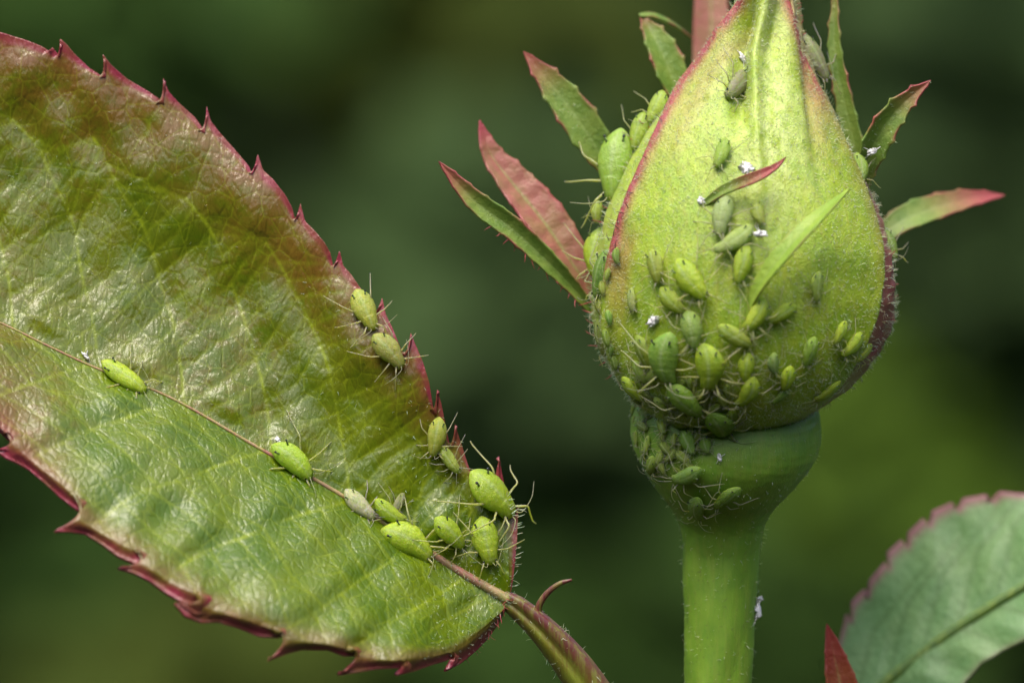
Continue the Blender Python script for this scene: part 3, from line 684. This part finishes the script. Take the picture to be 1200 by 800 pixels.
# ------------------------------------------------------------------ aphids
def aphid_mesh(seed):
    """body length 1, head towards +x, feet at z=0"""
    r = np.random.default_rng(seed); fat = r.uniform(.82, 1.04)
    xs = np.concatenate([[-.515, -.50], np.linspace(-.48, .48, 52), [.495, .505]])
    wd = np.interp(xs, [-.515, -.50, -.47, -.40, -.28, -.14, 0, .12, .22, .30, .36, .43, .48, .505], [.004, .04, .085, .15, .213, .242, .238, .212, .176, .152, .144, .132, .10, .004])
    wd = smooth1(wd, 3)*1.04; wd[0] = wd[-1] = .004
    seg = 1+.006*np.cos(xs*6.283*9)*sm(np.abs(xs), .5, .38); wd2 = wd*seg*np.where(xs < .2, 1-(1-fat)*sm(xs, .25, .0), 1)
    nth = 28; th = np.linspace(0, 6.2832, nth, endpoint=False)
    bend = r.uniform(-.10, .10)
    cz = .175+.02*np.cos(xs*3)-.05*sm(xs, .25, .5)
    prof_y = np.cos(th)[None]*wd2[:, None]*(1+.05*gau(np.sin(th), .3))[None]
    prof_z = np.sin(th)[None]*(wd2*np.where(xs < .2, .62, .66))[:, None]
    prof_z = prof_z-.010*gau(np.cos(th), .12)[None]*(np.sin(th) > 0)[None]*sm(wd, .05, .2)[:, None]
    V = np.stack([np.repeat(xs[:, None], nth, 1), prof_y+bend*(xs[:, None]*2)**2, cz[:, None]+prof_z], -1).reshape(-1, 3)
    F = gridf(len(xs), nth, True)[:, ::-1].tolist(); nb = len(V); parts = [(V, F)]
    for sgn in (1, -1):
        for hx, hy, L1, ang in ((.33, .10, .25, 40), (.22, .13, .29, 85), (.08, .17, .40, 138)):
            an = R(ang+r.uniform(-22, 22)); dr = np.array([math.cos(an), sgn*math.sin(an), 0])
            an2 = an+R(r.uniform(-18, 30)); dr2 = np.array([math.cos(an2), sgn*math.sin(an2), 0])
            p0 = np.array([hx, sgn*hy*.7, .15]); k1 = p0+dr*L1+np.array([0, 0, r.uniform(.05, .16)])
            k2 = k1+dr2*L1*1.15*r.uniform(.8, 1.15); k2[2] = .02; k3 = k2+dr2*.08; k3[2] = .0
            pts_ = spline([p0, p0*.35+k1*.65, k1, k1*.5+k2*.5, k2, k3], 20)
            parts.append(tube(pts_, np.interp(np.linspace(0, 1, 20), [0, .3, .45, .9, 1], [.021, .018, .014, .011, .008]), 6))
        an = R(r.uniform(20, 150)); dr = np.array([math.cos(an), sgn*math.sin(an), 0])
        p0 = np.array([.47, sgn*.05, .22]); q1 = p0+np.array([.07, sgn*.05, .05]); q2 = q1+dr*.25+np.array([0, 0, .05]); q3 = q2+dr*.26+np.array([-.08, 0, -.06])
        parts.append(tube(spline([p0, q1, q2, q3], 22), np.linspace(.009, .005, 22), 5))
    V, F = merge(parts); leg = np.zeros(len(V)); leg[nb:] = 1; stripe = np.zeros(len(V)); stripe[:nb] = (.45*gau(np.cos(th), .10)[None]*(np.sin(th) > 0)[None]*sm(wd, .08, .2)[:, None]).ravel()
    me = bpy.data.meshes.new('aphid'); me.from_pydata(V.tolist(), [], F)
    at = me.attributes.new('leg', 'FLOAT', 'POINT'); at.data.foreach_set('value', leg.astype(np.float32))
    at = me.attributes.new('stripe', 'FLOAT', 'POINT'); at.data.foreach_set('value', stripe.astype(np.float32))
    me.polygons.foreach_set('use_smooth', [True]*len(me.polygons)); me.materials.append(M['aphid']); me.update()
    return me
def small_mesh(name, parts, mat):
    V, F = merge(parts); me = bpy.data.meshes.new(name); me.from_pydata(V.tolist(), [], F)
    me.polygons.foreach_set('use_smooth', [True]*len(me.polygons)); me.materials.append(M[mat]); me.update(); return me
AM = [aphid_mesh(100+i) for i in range(9)]
eye_m = [small_mesh('eye', [tube(np.array([[.415, s*.108, .19], [.42, s*.122, .195], [.422, s*.134, .198], [.424, s*.140, .20]]), [.016, .022, .018, .004], 8)], 'eye') for s in (1, -1)]
cor_m = [small_mesh('cornicle', [tube(np.array([[-.27, s*.12, .27], [-.31, s*.135, .31], [-.35, s*.15, .335]]), [.022, .017, .019], 8)], 'cornicle') for s in (1, -1)]
tip_m = [small_mesh('cornicle_tip', [tube(np.array([[-.342, s*.147, .330], [-.362, s*.154, .344]]), [.0215, .021], 8)], 'eye') for s in (1, -1)]
GRN, LIM, YEL, PAL, DRK, GRY, WHT = (.42, .56, .035), (.48, .62, .045), (.48, .50, .08), (.46, .56, .24), (.16, .30, .04), (.34, .32, .20), (.62, .60, .40)
cnt = [0]
def aphid(tail, head, col, label, group, bvh, Yax=AX, width=1., toward=0., lift=0.):
    tx, ty = tail; hx, hy = head; cx, cy = (tx+hx)/2, (ty+hy)/2
    h, n = cast(bvh, cx, cy)
    if h is None:
        q = Vector(P(cx, cy, Yax)); h, n, _, _ = bvh.find_nearest(q)
        if n.dot(q-h) < 0: n = -n
        n = (n*.6+Vector((0, -1, .25))*.7).normalized(); h = q-n*.2*math.hypot(hx-tx, hy-ty)*U*.9
    if toward: n = (n*(1-toward)+Vector((0, -1, .1))*toward).normalized()
    def onplane(x, y):
        d = (Vector(P(x, y, 0))-EYE).normalized(); dn = d.dot(n)
        if abs(dn) < .45: return None
        return EYE+d*((h-EYE).dot(n)/dn)
    a, b = onplane(tx, ty), onplane(hx, hy)
    if a is None or b is None:
        a, b = Vector(P(tx, ty, h.y)), Vector(P(hx, hy, h.y))
    x = b-a; x = x-n*x.dot(n); L = min(x.length, 1.5*math.hypot(hx-tx, hy-ty)*U); x.normalize()
    y = n.cross(x)
    mat = Matrix(((x.x, y.x, n.x), (x.y, y.y, n.y), (x.z, y.z, n.z))).to_4x4()
    # the picture shows the body's middle; it stands above the surface, so step back along the normal in the picture plane
    off = Vector((n.x, 0, n.z))*(-.18*L)
    loc = h+off; loc = loc-n*(.02*L)+n*(lift*L)
    k = cnt[0] % len(AM); cnt[0] += 1
    o = bpy.data.objects.new('aphid', AM[k]); link(o)
    v = RNG.uniform(.9, 1.1)
    o.color = (*(c*v for c in col), 1)
    o.matrix_world = Matrix.Translation(loc*MM) @ mat @ Matrix.Diagonal((L*MM, L*MM*width, L*MM*min(width, 1.05), 1))
    tag(o, label, 'aphid', group)
    for i in range(2):
        e = bpy.data.objects.new('eye', eye_m[i]); link(e, o)
        c = bpy.data.objects.new('cornicle', cor_m[i]); link(c, o)
        t = bpy.data.objects.new('cornicle_tip', tip_m[i]); link(t, c)
    return o
LG, BG = 'aphids on the large leaf', 'aphids on the rose bud'
for t, h, c, lb, wd in [
    ((417, 339), (438, 386), YEL, 'yellowish aphid on the red leaf edge, the higher of two together', 1.0),
    ((439, 391), (473, 429), (.40, .38, .10), 'olive-yellow aphid with brownish back on the red leaf edge', 1.),
    ((120, 422), (172, 457), LIM, 'bright green aphid alone on the midrib nearest the leaf tip', .85),
    ((322, 518), (367, 558), (.42, .60, .05), 'lime-yellow aphid sitting on the midrib at mid leaf', 1.05),
    ((404, 574), (439, 607), WHT, 'whitish pale aphid on the midrib', .85),
    ((438, 588), (474, 613), GRN, 'green aphid half hidden behind a larger one on the midrib', .9),
    ((451, 614), (509, 649), LIM, 'plump bright green aphid lying across the midrib', 1.),
    ((511, 606), (544, 641), LIM, 'small green aphid between two larger ones near the leaf base', 1.05),
    ((563, 605), (575, 661), LIM, 'green aphid pointing down beside the red leaf edge near the base', 1.05),
    ((552, 553), (603, 604), GRN, 'largest green aphid straddling the red leaf edge near the base', 1.15),
    ((516, 489), (507, 535), YEL, 'slim yellow aphid below a red leaf tooth', .9),
    ((516, 523), (537, 554), (.36, .44, .07), 'small yellow-green aphid touching the slim yellow one', .9),
    ((474, 578), (461, 601), GRY, 'tiny greyish shrivelled aphid near the midrib', .9)]:
    aphid(t, h, c, lb, LG, LEAF, .3, wd)
sm_c = 'small aphid in the crowd where bud meets receptacle'
for t, h, c, lb, wd, tw in [
    ((717, 145), (708, 229), (.34, .52, .08), 'long pale green aphid clinging to the bud side below a pointed lobe', .85, .5),
    ((696, 262), (687, 320), GRN, 'green aphid on the left rim of the bud above the paired lobes', .9, .5),
    ((777, 104), (757, 142), (.42, .54, .07), 'yellow-green aphid below the folded topmost left lobe', .9, .4),
    ((752, 128), (738, 172), (.40, .54, .06), 'yellow-green aphid with dark antennae beside the long pale one', .9, .4),
    ((698, 234), (696, 260), (.42, .52, .08), 'tiny yellow-green aphid between two green ones on the rim', 1., .4),
    ((712, 292), (697, 350), (.20, .36, .07), 'dull green aphid in the crevice beside the red-edged sepal', .75, .3),
    ((700, 374), (708, 418), (.26, .30, .08), 'brownish green aphid at the lower left rim of the bud', .7, .3),
    ((878, 83), (851, 114), GRY, 'pinkish grey aphid beside the midrib near the top of the bud', .8, 0),
    ((852, 163), (841, 197), (.36, .52, .08), 'small light green aphid above the curved red-tipped lobe', .9, 0),
    ((851, 230), (841, 277), PAL, 'pale translucent aphid just below the red-tipped lobe', .9, 0),
    ((884, 236), (891, 264), (.44, .52, .10), 'small yellowish aphid right below the red-tipped lobe', 1., 0),
    ((884, 268), (838, 297), (.38, .48, .14), 'long pale aphid ending at a white flake', .75, 0),
    ((876, 288), (863, 333), GRN, 'green aphid beside the blurred green lobe on the bud front', .9, 0),
    ((792, 306), (827, 351), LIM, 'bright green smooth aphid high on the bud front', .95, 0),
    ((774, 338), (801, 367), (.38, .48, .05), 'yellow-green aphid just above the large white flake', 1., 0),
    ((808, 363), (815, 409), (.34, .48, .12), 'pale-backed aphid right of the white flake', 1., 0),
    ((841, 382), (881, 406), (.40, .50, .06), 'yellow-green sideways aphid with pinkish end', .95, 0),
    ((897, 350), (875, 389), LIM, 'bright aphid at the foot of the blurred green lobe', 1., 0),
    ((932, 357), (900, 377), GRN, 'green aphid reaching sideways from the foot of the blurred lobe', .8, 0),
    ((779, 388), (778, 449), (.26, .44, .07), 'large green aphid below the white flake', 1.15, 0),
    ((832, 402), (834, 457), GRN, 'large green aphid with glossy head in the middle of the crowd', 1.1, 0),
    ((784, 449), (823, 486), (.24, .42, .05), 'large green aphid with black spot at the foot of the bud', 1.05, 0),
    ((730, 441), (757, 470), GRN, 'green aphid with white streak at the left foot of the bud', 1., 0),
    ((744, 422), (759, 450), (.28, .40, .07), 'small aphid squeezed against the large green one', .9, 0),
    ((748, 392), (763, 432), (.32, .40, .06), 'yellowish bumpy aphid left of the large green one', .9, 0),
    ((740, 337), (743, 367), (.42, .48, .16), 'small pale aphid beside the fading red edge', .9, 0),
    ((765, 292), (774, 332), (.42, .48, .07), 'yellowish aphid half sunk by the red patch', 1., 0),
    ((875, 413), (872, 447), GRN, 'small green aphid right beside the large glossy-headed one', .95, 0), ((904, 413), (906, 439), (.28, .40, .12), 'tiny greyish green aphid where the bud front turns into shade', .95, 0), ((887, 442), (867, 476), GRN, 'speckled aphid slanting in the shade below the tiny greyish one', .95, 0),
    ((926, 428), (918, 457), GRN, 'small rounded speckled aphid deep on the shaded bulge', 1., 0), ((953, 394), (942, 429), (.30, .46, .06), 'speckled yellow-green aphid standing alone above the shaded bulge', .9, 0), ((990, 376), (977, 403), GRN, 'small speckled aphid, the higher of two side by side by the pink sepal', .85, 0),
    ((1010, 391), (987, 417), GRN, 'slanting speckled aphid close to the pink sepal', .8, 0), ((1021, 403), (1002, 423), GRN, 'small aphid wedged in the seam of the pink sepal', .8, 0), ((985, 447), (954, 471), GRN, "green aphid lying along the bud's lower right rim", .8, 0), ((923, 457), (904, 473), DRK, 'dark small aphid just above the receptacle on the shaded bulge', .8, 0),
    ((957, 318), (955, 354), (.40, .52, .10), 'pale green aphid alone on the smooth right of the bud front', .8, 0),
    ((838, 480), (852, 511), DRK, 'dark green aphid under the black-spotted large one, on the receptacle edge', 1.1, 0), ((768, 464), (784, 486), (.28, .38, .08), 'small pale-legged aphid left of the black-spotted large one', 1., 0), ((824, 512), (829, 531), DRK, 'round dark little aphid at the top of the receptacle', 1.3, 0),
    ((792, 486), (799, 512), DRK, sm_c, 1., 0), ((801, 504), (813, 532), DRK, sm_c, 1., 0), ((760, 476), (752, 496), DRK, sm_c, 1., 0),
    ((823, 550), (789, 564), (.22, .36, .08), 'green aphid across the receptacle, the higher of two', .85, 0),
    ((866, 570), (836, 594), (.24, .38, .06), 'green aphid in the receptacle shade, with a long pale antenna', .85, 0),
    ((815, 580), (818, 608), (.22, .34, .08), 'dull aphid where the receptacle narrows into the stem', .9, 0),
    ((1010, 176), (1012, 217), (.36, .54, .10), 'light green aphid at the foot of the red-edged right lobe', .8, .4),
    ((1038, 266), (1053, 302), (.30, .44, .08), 'green aphid on the right rim under the blurred pink-tipped lobe', .9, .3),
    ((946, 37), (976, 90), GRY, 'greyish brown aphid on the right shoulder of the bud tip', .7, .3)]:
    small = math.hypot(t[0]-h[0], t[1]-h[1]) < 38
    if small and h[1] > 400: c = tuple(v*1.25 for v in c)
    aphid(t, h, c, lb, BG, BUD, 1.9 if t[0] == 1010 and t[1] == 176 else AX, wd*(1.1 if small else 1.04), tw, .07)

crowd = [(745, 468), (757, 484), (776, 498), (788, 474), (846, 468), (858, 488)]
while len(crowd) < 52:
    x, y = RNG.uniform(742, 852), RNG.uniform(438, 552)
    if x+.9*(y-470) > 880 or x < 742+max(0, y-520)*.8: continue
    if min(math.hypot(x-a, y-b) for a, b in crowd) > 10.5: crowd.append((x, y))
for x, y in crowd:
    a = RNG.uniform(30, 150); L = RNG.uniform(13, 23); dx, dy = math.cos(R(a))*L/2, math.sin(R(a))*L/2; g = RNG.uniform(.75, 1.25)
    aphid((x-dx, y-dy), (x+dx, y+dy), (.30*g, .40*g, .07*g), sm_c, BG, BUD, AX, 1.0, 0, .07)
rim_l = 'tiny aphid in the seam left of the red-edged front sepal'
for x, y in [(706, 338), (703, 360), (712, 322), (714, 372), (711, 396), (721, 425), (716, 410), (722, 300), (704, 312)]:
    a = RNG.uniform(70, 120); L = RNG.uniform(15, 24); dx, dy = math.cos(R(a))*L/2, math.sin(R(a))*L/2
    aphid((x-dx, y-dy), (x+dx, y+dy), (RNG.uniform(.22, .40), RNG.uniform(.36, .50), .07), rim_l, BG, BUD, AX, 1.0, .3, .07)

# ------------------------------------------------------------------ shed skins and specks
def flake(px, py, size, bvh, label, seed, el=1., ang=0., Y=0., off=.12):
    h, n = cast(bvh, px, py)
    if h is None: h, n = Vector(P(px, py, Y)), Vector((0, -1, 0))
    r = np.random.default_rng(seed); g = 9
    a, b = np.meshgrid(np.linspace(-1, 1, g), np.linspace(-1, 1, g), indexing='ij')
    rad = 1+.35*wob(a*3, b*3, 2.2, seed); x = a*np.sqrt(1-b*b/2)*rad; y = b*np.sqrt(1-a*a/2)*rad
    z = .38*wob(a*4, b*4, 4, seed+1)+.25*(1-a*a)*(1-b*b)
    L = size*U/2; ca, sa = math.cos(R(ang)), math.sin(R(ang))
    ex = Vector((ca, 0, -sa)); ex = (ex-n*ex.dot(n)).normalized(); ey = n.cross(ex)
    V = np.array(h)+np.array(n)*(off+z[..., None]*L*.8)+np.array(ex)*(x[..., None]*L)+np.array(ey)*(y[..., None]*L*el)
    parts = [(V.reshape(-1, 3), gridf(g, g).tolist())]
    o3 = np.array(h)
    V_, F_ = merge(parts)
    for k in range(2):
        an = r.uniform(0, 6.28); d = np.array(ex)*math.cos(an)+np.array(ey)*math.sin(an)
        p = spline([o3+np.array(n)*off, o3+d*L*1.1+np.array(n)*.12, o3+d*L*1.8], 8); parts.append(tube(p, np.linspace(.022, .01, 8), 4))
    V_, F_ = merge(parts)
    f = build('shed_skin', V_, F_, M['white'], None, o3); solid(f, .03)
    tag(f, label, 'shed skin', 'white shed skins')
flake(767, 376, 15, BUD, 'largest crumpled white shed skin among aphids on the bud', 1, .75, -40)
flake(889, 277, 16, BUD, 'small white flake at the end of a long pale aphid', 2, .5, 0, off=.5)
flake(822, 236, 9, BUD, 'tiny white fleck at the foot of the red-tipped lobe', 3, .8, 60)
flake(869, 69, 13, BUD, 'wispy white fluff beside the midrib near the bud top', 4, .5, 70)
flake(875, 197, 17, BUD, 'whitish waxy patch above the red-tipped lobe', 5, .8, 20, off=.03)
flake(1022, 178, 14, BUD, 'white shed skin caught at the foot of the red-edged right lobe', 6, .5, -30, Y=2)
flake(326, 516, 9, LEAF, 'white fleck on the midrib behind the lime-yellow aphid', 7, .5, 60)
flake(100, 418, 10, LEAF, 'white fleck on the midrib near the bright green aphid', 8, .35, 50)
flake(843, 536, 9, BUD, 'white glossy fleck in the receptacle shade', 9, .5, 70)
flake(885, 712, 26, BUD, 'long white wisp stuck to the right side of the stem', 10, .22, 95)
